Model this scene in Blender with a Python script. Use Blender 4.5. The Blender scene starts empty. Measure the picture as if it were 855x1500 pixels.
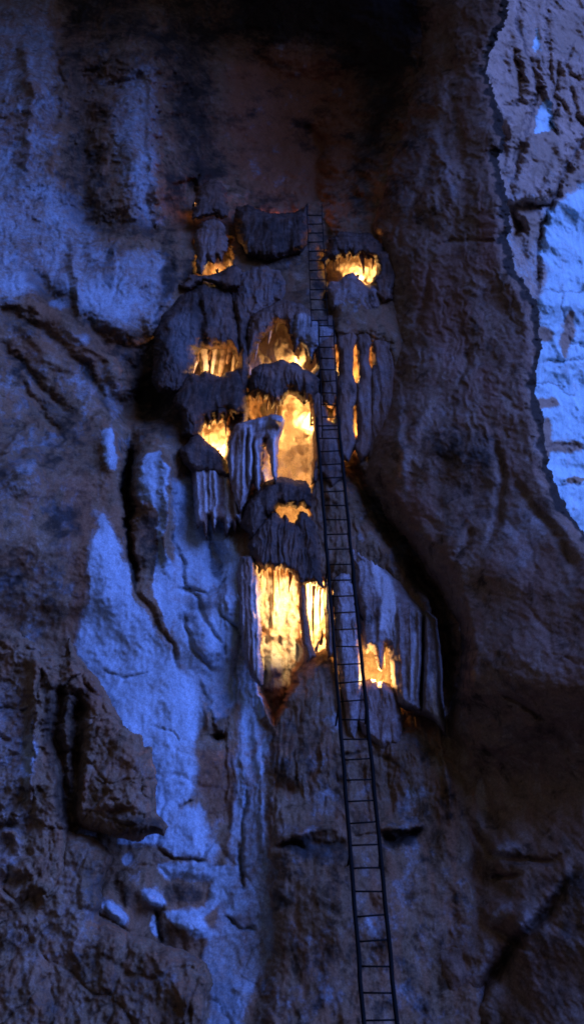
import bpy, bmesh, math, random
import numpy as np
from mathutils import Vector, Matrix

random.seed(7)
R = math.radians
SC = bpy.context.scene
COL = SC.collection
PITCH = R(33.0)
FOC = 1608.0                 # focal length in units of a 855 x 1500 frame
CX, CY = 427.5, 750.0
W0, SLOPE = 21.5, 0.80       # the wall leans back: depth grows with height
CAM = np.array([0.0, 0.0, 1.6])
cP, sP = math.cos(PITCH), math.sin(PITCH)

# ------------------------------------------------------------------ helpers
def base_w(py):
    return W0 / (1.0 + SLOPE * (np.asarray(py, float) - CY) / FOC)

def place(px, py, w):
    """a point of the cave: direction px,py seen from the visitor's spot, at depth w (metres)"""
    px, py, w = np.asarray(px, float), np.asarray(py, float), np.asarray(w, float)
    x = (px - CX) / FOC * w
    u = -(py - CY) / FOC * w
    return np.stack([CAM[0] + x, CAM[1] - u * sP + w * cP, CAM[2] + u * cP + w * sP], -1)

def pt(px, py, w):
    return Vector(place(px, py, w).tolist())

_rng = np.random.RandomState(11)
_PERM = _rng.permutation(1024)
_ANG = _rng.rand(1024) * 2 * np.pi
_GX, _GY = np.cos(_ANG), np.sin(_ANG)

def perlin(x, y, seed=0):
    x = x + seed * 37.17; y = y + seed * 11.73
    xi = np.floor(x).astype(np.int64); yi = np.floor(y).astype(np.int64)
    xf = x - xi; yf = y - yi
    u = xf * xf * xf * (xf * (xf * 6 - 15) + 10); v = yf * yf * yf * (yf * (yf * 6 - 15) + 10)
    def g(ix, iy, dx, dy):
        h = _PERM[(_PERM[ix & 1023] + iy) & 1023]
        return _GX[h] * dx + _GY[h] * dy
    a = g(xi, yi, xf, yf); b = g(xi + 1, yi, xf - 1, yf)
    c = g(xi, yi + 1, xf, yf - 1); d = g(xi + 1, yi + 1, xf - 1, yf - 1)
    return ((a * (1 - u) + b * u) * (1 - v) + (c * (1 - u) + d * u) * v) * 1.5

def fbm(x, y, octv=5, seed=0, gain=0.5, lac=2.03):
    s = 0; a = 1.0; n = 0
    for i in range(octv):
        s = s + a * perlin(x, y, seed + i * 3); n += a
        x = x * lac; y = y * lac; a *= gain
    return s / n

def ridged(x, y, octv=5, seed=0, gain=0.55):
    s = 0; a = 1.0; n = 0
    for i in range(octv):
        s = s + a * (1 - np.abs(perlin(x, y, seed + i * 5)) * 1.6); n += a
        x = x * 2.1; y = y * 2.1; a *= gain
    return s / n

def worley(x, y, seed=0):
    xi = np.floor(x).astype(np.int64); yi = np.floor(y).astype(np.int64)
    f1 = np.full(x.shape, 9.0); f2 = f1.copy(); cid = np.zeros(x.shape)
    for dx in (-1, 0, 1):
        for dy in (-1, 0, 1):
            ix = xi + dx; iy = yi + dy
            h = _PERM[(_PERM[(ix + seed * 17) & 1023] + iy) & 1023]
            h2 = _PERM[(h + 331) & 1023]
            d = np.hypot(ix + h / 1023.0 - x, iy + h2 / 1023.0 - y)
            n = d < f1
            f2 = np.where(n, f1, np.minimum(f2, d)); cid = np.where(n, h / 1023.0, cid)
            f1 = np.where(n, d, f1)
    return f1, f2, cid

def smooth(a, b, x):
    t = np.clip((x - a) / (b - a), 0, 1)
    return t * t * (3 - 2 * t)

def seg_dist(px, py, a, b):
    ax, ay = a; bx, by = b
    dx, dy = bx - ax, by - ay
    t = np.clip(((px - ax) * dx + (py - ay) * dy) / (dx * dx + dy * dy + 1e-9), 0, 1)
    return np.hypot(px - ax - t * dx, py - ay - t * dy)

def poly_sdf(px, py, poly):
    """signed distance, negative inside"""
    d = np.full(px.shape, 1e9); ins = np.zeros(px.shape, bool)
    n = len(poly)
    for i in range(n):
        a = poly[i]; b = poly[(i + 1) % n]
        d = np.minimum(d, seg_dist(px, py, a, b))
        if a[1] != b[1]:
            c = ((a[1] > py) != (b[1] > py)) & (px < (b[0] - a[0]) * (py - a[1]) / (b[1] - a[1]) + a[0])
            ins ^= c
    return np.where(ins, -d, d)

def tag(o, label=None, cat=None, group=None, kind=None):
    if label: o['label'] = label
    if cat: o['category'] = cat
    if group: o['group'] = group
    if kind: o['kind'] = kind
    return o

def empty(name, loc):
    o = bpy.data.objects.new(name, None); COL.objects.link(o)
    o.location = loc; o.empty_display_size = 0.2
    return o

def link(name, me, mat, parent=None):
    o = bpy.data.objects.new(name, me); COL.objects.link(o)
    me.materials.append(mat)
    if parent is not None:
        o.parent = parent
        o.location = -parent.location
    return o

# ------------------------------------------------------------------ a patch of rock
class Patch:
    """a grid of rock surface; features are modelled in it as real relief (metres towards the visitor)"""
    def __init__(s, x0, x1, y0, y1, step, wfun=None, seed=0, warp=5.0):
        s.step = step
        xs = np.arange(x0, x1 + step, step); ys = np.arange(y0, y1 + step, step)
        s.PX, s.PY = np.meshgrid(xs.astype(float), ys.astype(float))
        s.wb = base_w(s.PY) if wfun is None else wfun(s.PX, s.PY)
        s.h = np.zeros(s.PX.shape)
        s.X = (s.PX - CX) / FOC * s.wb                # metres across the wall
        s.V = -(s.PY - CY) / FOC * s.wb * 1.28        # metres up the wall
        s.tint = np.zeros(s.PX.shape + (4,)); s.tint[..., 3] = 1
        s.seed = seed
        k = warp
        s.wx = s.PX + k * fbm(s.X * 1.6, s.V * 1.6, 4, seed + 50) * 2 + k * .5 * fbm(s.X * 6, s.V * 6, 3, seed + 52) + k * .3 * fbm(s.X * 17, s.V * 17, 2, seed + 54)
        s.wy = s.PY + k * fbm(s.X * 1.6, s.V * 1.6, 4, seed + 60) * 2 + k * .5 * fbm(s.X * 6, s.V * 6, 3, seed + 62) + k * .3 * fbm(s.X * 17, s.V * 17, 2, seed + 64)
        s.mask = None; s.sd = None
    def win(s, pts, m):
        a = np.asarray(pts, float)
        x0, y0 = a.min(0) - m; x1, y1 = a.max(0) + m
        j0 = int(np.clip((x0 - s.PX[0, 0]) / s.step, 0, s.PX.shape[1])); j1 = int(np.clip((x1 - s.PX[0, 0]) / s.step + 2, 0, s.PX.shape[1]))
        i0 = int(np.clip((y0 - s.PY[0, 0]) / s.step, 0, s.PX.shape[0])); i1 = int(np.clip((y1 - s.PY[0, 0]) / s.step + 2, 0, s.PX.shape[0]))
        return slice(i0, i1), slice(j0, j1)
    def stroke(s, pts, width, amp, taper=True, sharp=1.0):
        """a ridge (amp > 0) or a crack (amp < 0) along a line"""
        w = s.win(pts, width * 3 + 15)
        x, y = s.wx[w], s.wy[w]
        if x.size == 0: return
        d = np.full(x.shape, 1e9); tt = np.zeros(x.shape); n = len(pts) - 1
        for i in range(n):
            a, b = pts[i], pts[i + 1]
            di = seg_dist(x, y, a, b)
            t = np.clip(((x - a[0]) * (b[0] - a[0]) + (y - a[1]) * (b[1] - a[1])) / ((b[0] - a[0]) ** 2 + (b[1] - a[1]) ** 2 + 1e-9), 0, 1)
            m = di < d
            tt = np.where(m, (i + t) / n, tt); d = np.minimum(d, di)
        k = np.exp(-(d / width) ** (2 * sharp))
        if taper: k = k * np.clip(np.minimum(tt, 1 - tt) * 6 + .25, 0, 1)
        s.h[w] += amp * k
        return
    def blob(s, cx, cy, rx, ry, amp, ang=0, flat=1.0):
        w = s.win([(cx, cy)], max(rx, ry) * 2.2)
        x, y = s.wx[w] - cx, s.wy[w] - cy
        if x.size == 0: return
        c, n = math.cos(R(ang)), math.sin(R(ang))
        u = (x * c + y * n) / rx; v = (-x * n + y * c) / ry
        s.h[w] += amp * np.exp(-(u * u + v * v) ** flat)
    def area(s, poly, amp, feather):
        """raise (or carve) a region; feather = width of its flank in px"""
        w = s.win(poly, feather + 20)
        d = poly_sdf(s.wx[w], s.wy[w], poly)
        s.h[w] += amp * smooth(feather * .5, -feather * .5, d)
    def paint(s, ch, poly, val, feather=8, add=False):
        w = s.win(poly, feather + 25)
        if s.PX[w].size == 0: return
        d = poly_sdf(s.wx[w], s.wy[w], poly)
        k = smooth(feather * .5, -feather * .5, d)
        t = s.tint[w]
        t[..., ch] = t[..., ch] * (1 - k) + val * k if not add else t[..., ch] + val * k
    def oval(s, ch, cx, cy, rx, ry, val, ang=0, add=False):
        pts = []
        for i in range(16):
            a = i / 16 * 2 * math.pi
            x, y = rx * math.cos(a), ry * math.sin(a)
            pts.append((cx + x * math.cos(R(ang)) - y * math.sin(R(ang)), cy + x * math.sin(R(ang)) + y * math.cos(R(ang))))
        s.paint(ch, pts, val, min(rx, ry) * .8, add)
    def line(s, ch, pts, width, val):
        w = s.win(pts, width * 3 + 15)
        x, y = s.wx[w], s.wy[w]
        if x.size == 0: return
        d = np.full(x.shape, 1e9)
        for a, b in zip(pts[:-1], pts[1:]): d = np.minimum(d, seg_dist(x, y, a, b))
        k = np.exp(-(d / width) ** 2)
        t = s.tint[w]; t[..., ch] = t[..., ch] * (1 - k) + val * k
    def rough(s, big=.5, mid=.2, small=.07, fine=.025, k=1.0):
        X, V, sd = s.X, s.V, s.seed
        s.h += big * fbm(X * .22, V * .22, 3, sd + 1) * 1.6
        s.h += mid * (ridged(X * .9, V * .7, 4, sd + 2) - .6) * 1.3 * k
        s.h += small * fbm(X * 3.1, V * 2.6, 4, sd + 3) * 1.8 * k
        s.h += fine * fbm(X * 11, V * 10, 3, sd + 4) * 1.8 * k
    def blocks(s, scale=1.2, amp=.2, k=1.0, seed=0):
        jx = s.X + .35 * fbm(s.X * 1.2, s.V * 1.2, 3, s.seed + 71); jy = s.V + .35 * fbm(s.X * 1.2, s.V * 1.2, 3, s.seed + 75)
        f1, f2, c = worley(jx * scale, jy * scale * .8, seed)
        s.h += k * amp * ((c - .5) * .9 - .5 * np.exp(-((f2 - f1) / .09) ** 2))
    def flute(s, amp=.08, freq=5.0, k=1.0, seed=0):
        n = ridged(s.X * freq + .8 * fbm(s.X * 1.3, s.V * .6, 3, seed + 3) + .3 * fbm(s.X * 5, s.V * 3, 2, seed + 9), s.V * .35 + .0, 4, s.seed + seed + 21, .65) - .6
        s.h += amp * n * 1.5 * k
    def cut(s, poly, thick, rad, warp=True):
        """trim to an outline and roll the rim back by `thick` metres"""
        x, y = (s.wx, s.wy) if warp else (s.PX, s.PY)
        s.sd = poly_sdf(x, y, poly)
        t = np.clip(-s.sd / rad, 0, 1)
        s.h += thick * (np.sqrt(np.clip(1 - (1 - t) ** 2, 0, 1)) - 1)
        s.mask = s.sd < s.step * .55
    def build(s, name, mat, parent=None, back=None, fsel=None):
        px, py = s.PX.copy(), s.PY.copy()
        if s.mask is None: m = np.ones(px.shape, bool)
        else:
            m = s.mask
            gy, gx = np.gradient(s.sd, s.step)
            gl = gx * gx + gy * gy + 1e-6
            e = m & (np.abs(s.sd) < s.step * .7)
            px[e] -= (s.sd * gx / gl)[e]; py[e] -= (s.sd * gy / gl)[e]
        w = s.wb - s.h
        P = place(px, py, w)
        f = m[:-1, :-1] & m[1:, :-1] & m[:-1, 1:] & m[1:, 1:]
        if fsel is not None: f = f & fsel
        used = np.zeros(m.shape, bool)
        used[:-1, :-1] |= f; used[1:, :-1] |= f; used[:-1, 1:] |= f; used[1:, 1:] |= f
        idx = np.full(m.shape, -1); idx[used] = np.arange(used.sum())
        q = np.stack([idx[:-1, :-1][f], idx[1:, :-1][f], idx[1:, 1:][f], idx[:-1, 1:][f]], -1)
        v = P[used]; t = s.tint[used]
        if back is not None:                          # close the piece behind
            n = len(v); wbk = np.maximum(w + .04, (s.wb - s.h.max() + back))
            v = np.concatenate([v, place(px, py, wbk)[used]]); t = np.concatenate([t, t])
            q2 = q[:, ::-1] + n
            ff = np.pad(f, 1).astype(int); side = []
            A = idx
            for (sl_in, sl_out, c0, c1) in (((0, -1), None, 0, 0),):
                pass
            I, J = np.nonzero(f)
            fp = np.pad(f, 1)
            for (di, dj, p, r_) in ((-1, 0, (0, 1), (0, 0)), (1, 0, (1, 0), (1, 1)), (0, -1, (0, 0), (1, 0)), (0, 1, (1, 1), (0, 1))):
                ed = ~fp[I + 1 + di, J + 1 + dj]
                a = idx[I[ed] + p[0], J[ed] + p[1]]; b = idx[I[ed] + r_[0], J[ed] + r_[1]]
                side.append(np.stack([a, b, b + n, a + n], -1))
            q = np.concatenate([q, q2] + side)
        me = bpy.data.meshes.new(name)
        me.vertices.add(len(v)); me.vertices.foreach_set('co', v.astype(np.float32).ravel())
        me.loops.add(q.size); me.loops.foreach_set('vertex_index', q.astype(np.int32).ravel())
        me.polygons.add(len(q))
        me.polygons.foreach_set('loop_start', np.arange(0, q.size, 4, dtype=np.int32))
        me.polygons.foreach_set('use_smooth', np.ones(len(q), bool))
        me.update(calc_edges=True)
        at = me.color_attributes.new('tint', 'FLOAT_COLOR', 'POINT')
        at.data.foreach_set('color', t.astype(np.float32).ravel())
        return link(name, me, mat, parent)

# ------------------------------------------------------------------ materials
def nn(nt, typ, loc=(0, 0), **kw):
    n = nt.nodes.new(typ); n.location = loc
    for k, v in kw.items(): setattr(n, k, v)
    return n

def rock_material(name, rock, calcite, iron, dark, rough=.8, bump=.016, flow=0.0):
    m = bpy.data.materials.new(name); m.use_nodes = True
    nt = m.node_tree; L = nt.links.new
    bs = nt.nodes['Principled BSDF']
    geo = nn(nt, 'ShaderNodeNewGeometry')
    att = nn(nt, 'ShaderNodeAttribute', attribute_name='tint')
    sep = nn(nt, 'ShaderNodeSeparateColor'); L(att.outputs['Color'], sep.inputs[0])
    def noise(scale, detail, vec=None, rgh=.6, dist=0.0):
        n = nn(nt, 'ShaderNodeTexNoise'); n.inputs['Scale'].default_value = scale
        n.inputs['Detail'].default_value = detail; n.inputs['Roughness'].default_value = rgh
        n.inputs['Distortion'].default_value = dist
        L(vec or geo.outputs['Position'], n.inputs['Vector']); return n.outputs['Fac']
    def math_(op, a, b=None, clamp=False):
        n = nn(nt, 'ShaderNodeMath', operation=op, use_clamp=clamp)
        for i, v in enumerate((a, b)):
            if v is None: continue
            if isinstance(v, (int, float)): n.inputs[i].default_value = v
            else: L(v, n.inputs[i])
        return n.outputs[0]
    def step(a, lo, hi):
        n = nn(nt, 'ShaderNodeMapRange', interpolation_type='SMOOTHSTEP')
        L(a, n.inputs['Value']); n.inputs['From Min'].default_value = lo; n.inputs['From Max'].default_value = hi
        return n.outputs[0]
    def mix(f, a, b):
        n = nn(nt, 'ShaderNodeMix', data_type='RGBA')
        L(f, n.inputs[0])
        for i, v in ((6, a), (7, b)):
            if isinstance(v, tuple): n.inputs[i].default_value = v + (1,)
            else: L(v, n.inputs[i])
        return n.outputs[2]
    mp = nn(nt, 'ShaderNodeMapping'); mp.inputs['Scale'].default_value = (1, 1, .16)
    L(geo.outputs['Position'], mp.inputs['Vector'])
    n1 = noise(1.3, 9, rgh=.65, dist=.3); n2 = noise(7, 8, rgh=.7); n3 = noise(5.0, 6, mp.outputs[0], .6); n4 = noise(34, 5, rgh=.7)
    # where the pale calcite, the iron stain with painted glow, the manganese film with painted shade lie, with ragged margins
    wob = math_('ADD', math_('MULTIPLY', math_('SUBTRACT', n2, .5), 1.0), math_('MULTIPLY', math_('SUBTRACT', n1, .5), .8))
    fc = step(math_('ADD', sep.outputs[0], wob), .15, .92)
    fi = step(math_('ADD', sep.outputs[1], wob), .15, .95)
    fd = step(math_('ADD', sep.outputs[2], math_('MULTIPLY', wob, .9)), .2, .9)
    n5 = noise(2.3, 12, rgh=.72, dist=.6); n6 = noise(.55, 6, rgh=.6)
    c = mix(step(n5, .36, .5), tuple(x * .30 for x in rock), rock)
    c = mix(math_('MULTIPLY', step(n5, .5, .68), .8), c, tuple(a * .9 + .13 for a in rock))
    c = mix(math_('MULTIPLY', step(n6, .5, .7), .5), c, iron)
    c = mix(math_('MULTIPLY', step(n1, .52, .66), .55), c, tuple(x * .45 for x in rock))
    c = mix(step(n3, .42, .7), c, tuple(a * .5 + b * .5 for a, b in zip(rock, iron)))
    c = mix(math_('MULTIPLY', fi, .85), c, iron)
    cal = mix(step(n3, .35, .7), calcite, tuple(x * .76 for x in calcite))
    cal = mix(math_('MULTIPLY', step(n5, .52, .66), .55), cal, tuple(a * .4 + b * .6 for a, b in zip(calcite, rock)))
    cal = mix(att.outputs['Alpha'], (.78, .64, .50), cal)
    c = mix(math_('MULTIPLY', fc, .92), c, cal)
    c = mix(math_('MULTIPLY', fd, .9), c, dark)
    grit = nn(nt, 'ShaderNodeMapRange'); L(n4, grit.inputs['Value'])
    grit.inputs['From Min'].default_value = .3; grit.inputs['From Max'].default_value = .7
    grit.inputs['To Min'].default_value = .60; grit.inputs['To Max'].default_value = 1.35
    ml = nn(nt, 'ShaderNodeVectorMath', operation='SCALE'); L(c, ml.inputs[0]); L(grit.outputs[0], ml.inputs['Scale'])
    L(ml.outputs[0], bs.inputs['Base Color'])
    rr = nn(nt, 'ShaderNodeMapRange'); L(n2, rr.inputs['Value'])
    rr.inputs['To Min'].default_value = rough - .2; rr.inputs['To Max'].default_value = min(1, rough + .18)
    L(rr.outputs[0], bs.inputs['Roughness'])
    bs.inputs['Specular IOR Level'].default_value = .12
    bh = math_('ADD', math_('MULTIPLY', n2, .6), math_('MULTIPLY', n4, .35))
    bh = math_('ADD', bh, math_('MULTIPLY', n3, .7))
    b = nn(nt, 'ShaderNodeBump'); L(math_('SUBTRACT', .62, math_('MULTIPLY', fc, .42)), b.inputs['Strength']); b.inputs['Distance'].default_value = bump
    L(bh, b.inputs['Height']); L(b.outputs[0], bs.inputs['Normal'])
    return m

def plain(name, col, rough=.6, metal=0.0, emit=None, es=0, bump=0.0):
    m = bpy.data.materials.new(name); m.use_nodes = True
    nt = m.node_tree; bs = nt.nodes['Principled BSDF']
    n = nn(nt, 'ShaderNodeTexNoise'); n.inputs['Scale'].default_value = 25; n.inputs['Detail'].default_value = 5
    r = nn(nt, 'ShaderNodeMix', data_type='RGBA')
    r.inputs[6].default_value = tuple(x * .6 for x in col) + (1,); r.inputs[7].default_value = tuple(x * 1.4 for x in col) + (1,)
    nt.links.new(n.outputs['Fac'], r.inputs[0]); nt.links.new(r.outputs[2], bs.inputs['Base Color'])
    bs.inputs['Specular IOR Level'].default_value = .12; bs.inputs['Roughness'].default_value = rough; bs.inputs['Metallic'].default_value = metal
    if emit:
        bs.inputs['Emission Color'].default_value = emit + (1,); bs.inputs['Emission Strength'].default_value = es
    return m

ROCK = (.225, .142, .082); CALC = (.46, .57, .68); IRON = (.30, .125, .06); DARK = (.020, .018, .016)
M_WALL = rock_material('cave_rock', ROCK, CALC, IRON, DARK)
M_BUT = rock_material('buttress_rock', (.235, .150, .100), (.36, .31, .29), (.26, .13, .09), DARK)
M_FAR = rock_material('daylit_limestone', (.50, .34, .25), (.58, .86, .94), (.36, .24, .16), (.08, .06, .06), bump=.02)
M_FLOW = rock_material('flowstone', (.19, .12, .09), (.62, .60, .62), (.27, .12, .06), DARK, rough=.65, bump=.03)
M_STEEL = plain('weathered_steel', (.006, .006, .006), .8, 0)
M_HOUS = plain('lamp_housing_paint', (.03, .03, .03), .5, .2)
M_LENS = plain('lamp_glass', (.8, .6, .3), .3, 0, (1, .62, .22), 14)

# ================================================================== FAR WALL
def far_w(px, py):
    return base_w(py) * 1.0 + 14.0 + (px - 790) * .028
f = Patch(640, 960, -120, 900, 1.6, far_w, seed=5, warp=4)
f.rough(.9, .25, .012, .006); f.blocks(.3, .06, 1, 3)
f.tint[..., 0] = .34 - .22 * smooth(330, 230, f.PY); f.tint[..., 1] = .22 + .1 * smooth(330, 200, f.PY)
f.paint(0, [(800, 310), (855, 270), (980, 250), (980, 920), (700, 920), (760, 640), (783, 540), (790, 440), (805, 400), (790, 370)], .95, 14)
for c, w_, a in (([(762, -20), (758, 40), (776, 90), (788, 125), (790, 140)], 5, -.5), ([(800, 10), (803, 110), (814, 160), (808, 182), (818, 194)], 3.5, -.5),
        ([(736, 152), (757, 152), (775, 152), (790, 130)], 4, -.5), ([(790, 130), (775, 175), (752, 262)], 5, -.7),
        ([(870, 180), (840, 225), (822, 258), (815, 280), (795, 300), (745, 303)], 5.5, -.9), ([(815, 280), (793, 330), (788, 370), (784, 430)], 4, -.7),
        ([(748, 305), (760, 335), (750, 350)], 4, -.5), ([(836, 130), (845, 172), (860, 190)], 4, -.5), ([(752, 70), (760, 110), (758, 150)], 4, -.35),
        ([(783, 428), (800, 424), (850, 428)], 3, -.35), ([(798, 530), (830, 528), (870, 522)], 3, -.45), ([(783, 558), (815, 565), (840, 580)], 3, -.35),
        ([(822, 420), (826, 470), (838, 505), (870, 510)], 3.5, -.4), ([(800, 655), (830, 650), (870, 662)], 3, -.35), ([(812, 706), (855, 712)], 3, -.4),
        ([(770, 160), (757, 215), (748, 240)], 3, -.4), ([(820, 90), (812, 140), (830, 165)], 3, -.35), ([(840, 60), (825, 100), (850, 120)], 3, -.3)):
    f.stroke(c, w_ * 1.2, a * (.9 if c[0][1] < 415 else .35)); f.line(2, c, w_ * .85, .62)
for cx, cy, rx, ry, an in ((798, 228, 24, 36, 10), (772, 335, 22, 30, 0), (762, 110, 14, 35, 0), (835, 50, 26, 34, 0), (828, 265, 26, 12, -50), (757, 200, 9, 40, 10),
        (795, 490, 16, 12, 0), (830, 490, 10, 34, 10), (830, 655, 26, 10, 0), (800, 590, 20, 8, 10), (840, 705, 14, 5, 0), (800, 640, 9, 30, 0)):
    f.oval(1, cx, cy, rx, ry, .75, an); f.oval(0, cx, cy, rx, ry, .12, an)
f.paint(0, [(793, 150), (802, 145), (812, 185), (808, 192), (780, 194), (784, 180)], 1.1, 5)
f.paint(0, [(780, 58), (788, 40), (792, 70), (784, 80)], .95, 5)
f.area([(760, 200), (830, 196), (826, 250), (800, 292), (750, 300)], .5, 14)
f.area([(795, 132), (818, 196), (772, 198)], -.5, 8)
f.stroke([(765, 20), (768, 90), (782, 140)], 9, .5); f.stroke([(795, 30), (796, 110), (802, 140)], 7, .45); f.stroke([(750, 170), (742, 260)], 8, .5); f.stroke([(825, 200), (800, 285), (770, 296)], 9, .4); f.stroke([(772, 310), (776, 380)], 7, .4)
f.blob(775, 100, 14, 40, .45); f.blob(835, 160, 18, 24, .45); f.blob(755, 60, 10, 50, .4)
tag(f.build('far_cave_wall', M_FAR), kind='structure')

# ================================================================== MAIN CAVE WALL
g = Patch(-160, 900, -170, 1640, 1.7, seed=0, warp=5)
leftm = smooth(430, 300, g.PX); lowm = smooth(1000, 1150, g.PY); topm = smooth(420, 250, g.PY)
g.rough(.6, .11, .018, .009, 1 - .2 * lowm * smooth(380, 420, g.PX))
# left flank of the cave swings towards the visitor
g.h += ((np.clip(330 - g.PX, 0, None)) / 330.0) ** 1.3 * 1.9 * (1 - .85 * smooth(780, 980, g.PY))
g.flute(.16, 1.6, smooth(560, 300, g.PY) * smooth(360, 240, g.PX), 2)       # broad fluting upper left
g.flute(.09, 4.5, smooth(300, 340, g.PX) * smooth(640, 700, g.PY) * smooth(1250, 1150, g.PY), 4)
g.blocks(1.1, .07, smooth(1050, 1200, g.PY) * smooth(460, 330, g.PX), 6)
# --- the tall dark chimney at the top
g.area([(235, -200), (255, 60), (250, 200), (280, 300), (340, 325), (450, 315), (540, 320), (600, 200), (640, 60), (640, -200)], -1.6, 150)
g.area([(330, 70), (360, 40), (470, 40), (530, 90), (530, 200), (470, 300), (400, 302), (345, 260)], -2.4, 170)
for x, a in ((292, .25), (322, .2)): g.stroke([(x + 8, -40), (x - 6, 60), (x + 5, 130), (x - 4, 220), (x + 6, 290)], 9, a)
g.blob(200, 190, 36, 150, .9); g.stroke([(225, 60), (222, 200), (232, 330)], 8, .4)
g.blob(60, 130, 50, 150, .5, 0); g.blob(120, 200, 22, 120, -.7); g.blob(90, 60, 20, 70, -.4)
g.blob(170, 410, 75, 70, .5); g.stroke([(105, 345), (110, 420), (120, 470)], 6, .2)
g.stroke([(150, 130), (190, 122), (210, 108)], 7, -.4); g.blob(170, 330, 60, 18, -.5, -10); g.blob(225, 335, 12, 14, -.4)
g.stroke([(35, 60), (50, 140), (40, 250)], 9, .35); g.stroke([(80, 60), (88, 120), (78, 200)], 7, -.35)
# --- folded layers of rock, middle left
FOLDS = []
for c, w_, a in (([(45, 400), (90, 440), (150, 490), (200, 515)], 9, -.7), ([(0, 455), (40, 465), (80, 495), (130, 545), (160, 600)], 7, -.45),
        ([(0, 500), (40, 540), (80, 590), (110, 610)], 6, -.5), ([(0, 440), (40, 448), (60, 460)], 5, .3), ([(85, 430), (120, 470), (150, 510)], 7, .4),
        ([(20, 545), (60, 600), (90, 640)], 6, -.4), ([(0, 665), (30, 640), (60, 620)], 4, .4), ([(30, 480), (70, 520), (105, 545)], 8, .3),
        ([(95, 480), (140, 510), (185, 560)], 6, .3), ([(160, 540), (180, 575), (185, 610)], 9, .5), ([(130, 610), (160, 600), (175, 620)], 6, .35),
        ([(110, 470), (150, 505), (200, 540), (225, 500)], 8, -.45), ([(215, 500), (222, 460), (245, 430)], 6, .4), ([(0, 700), (40, 650), (70, 630)], 8, -.3)):
    g.stroke(c, w_ * 1.15, a * .42)
    if a < 0: FOLDS.append((c, w_ * 1.5))
g.blob(200, 600, 40, 30, -.9); g.blob(225, 560, 30, 50, -.8); g.blob(190, 700, 9, 60, -.9); g.blob(40, 690, 40, 34, .5)
g.stroke([(192, 640), (183, 700), (188, 760), (198, 850)], 4.5, -.5)
g.blob(160, 655, 15, 45, .5); g.blob(225, 700, 34, 80, .9); g.stroke([(240, 650), (246, 740), (242, 830)], 9, .35)
g.blob(150, 800, 40, 80, .25)
# --- big calcite flow, cracks across it
for c, w_, a in (([(200, 860), (225, 910), (250, 945), (262, 975)], 7, -.35), ([(210, 800), (215, 870), (240, 920)], 8, .2), ([(255, 780), (270, 850), (300, 900), (330, 960)], 6, -.4),
        ([(262, 860), (300, 870), (330, 850)], 5, -.3), ([(270, 900), (280, 950), (310, 985)], 5, -.4), ([(300, 700), (303, 760), (310, 820)], 5, -.3),
        ([(285, 690), (292, 750)], 4, .2), ([(320, 890), (350, 930), (345, 990)], 6, -.3), ([(290, 1000), (310, 1040), (318, 1075)], 7, -.35),
        ([(150, 985), (180, 990), (215, 985)], 4, -.15), ([(225, 1060), (250, 1075), (262, 1085)], 3, -.12), ([(258, 1185), (280, 1175)], 4, -.22),
        ([(230, 1245), (260, 1256), (300, 1262)], 4, -.35), ([(245, 1290), (275, 1290), (305, 1295), (300, 1330), (250, 1330)], 12, -.25), ([(350, 1230), (352, 1300)], 6, -.35),
        ([(360, 1150), (355, 1240), (352, 1270)], 5, -.3), ([(330, 1345), (350, 1360), (375, 1358)], 5, -.3), ([(380, 1100), (385, 1250)], 7, .22),
        ([(375, 1000), (372, 1080), (378, 1130)], 8, .25), ([(225, 1330), (240, 1380)], 5, -.3), ([(168, 1290), (180, 1330)], 12, -.4)):
    g.stroke(c, w_ * .6, a * .28)
    if a < 0 and w_ < 11: FOLDS.append((c, w_ * .6))
g.blob(318, 830, 16, 20, -.35); g.blob(314, 808, 10, 12, -.3); g.blob(312, 1045, 16, 26, .35); g.blob(320, 1078, 9, 6, -.5)
g.blob(340, 870, 22, 40, .3); g.blob(300, 940, 24, 34, .3); g.blob(258, 1050, 40, 60, .25); g.blob(180, 900, 60, 90, .15)
g.blob(222, 1315, 20, 12, .35, 30); g.blob(168, 1340, 26, 14, .35, 35); g.blob(280, 1350, 34, 26, .3)
# --- lower centre apron of brown rock with a ledge
apron = [(395, 1075), (440, 1000), (470, 958), (490, 965), (520, 1060), (600, 1080), (680, 1150), (720, 1650), (360, 1650), (400, 1400), (398, 1200)]
g.area(apron, .35, 40)
for c, w_, a in (([(404, 1244), (424, 1232), (446, 1238)], 5, -.2), ([(452, 1230), (480, 1240), (510, 1233)], 7, -.16), ([(556, 1226), (578, 1236), (596, 1224), (614, 1214)], 6, -.22), ([(515, 1226), (548, 1222)], 3, -.08), ([(420, 1222), (465, 1212), (500, 1218)], 8, .16), ([(545, 1210), (590, 1214), (620, 1202)], 7, .14)): g.stroke(c, w_, a)
for c in ([(440, 1040), (430, 1100), (438, 1160)], [(500, 1110), (540, 1100), (580, 1120)]): g.stroke(c, 3, -.05); FOLDS.append((c, 3))
g.stroke([(470, 1090), (472, 1130)], 3, .12); g.blob(430, 1120, 24, 30, .2); g.blob(600, 1110, 40, 40, .2); g.blob(420, 1160, 20, 14, -.2)
g.stroke([(640, 1040), (650, 1100), (658, 1180)], 4, .2)
g.blob(480, 1330, 60, 70, .25); g.blob(570, 1400, 30, 90, .2)
# --- big dark cleft to the right of the ladder
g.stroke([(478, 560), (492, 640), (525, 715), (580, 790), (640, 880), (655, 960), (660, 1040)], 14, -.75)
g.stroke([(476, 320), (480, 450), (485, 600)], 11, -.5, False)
g.stroke([(460, 180), (465, 310)], 16, -.6)
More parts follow.
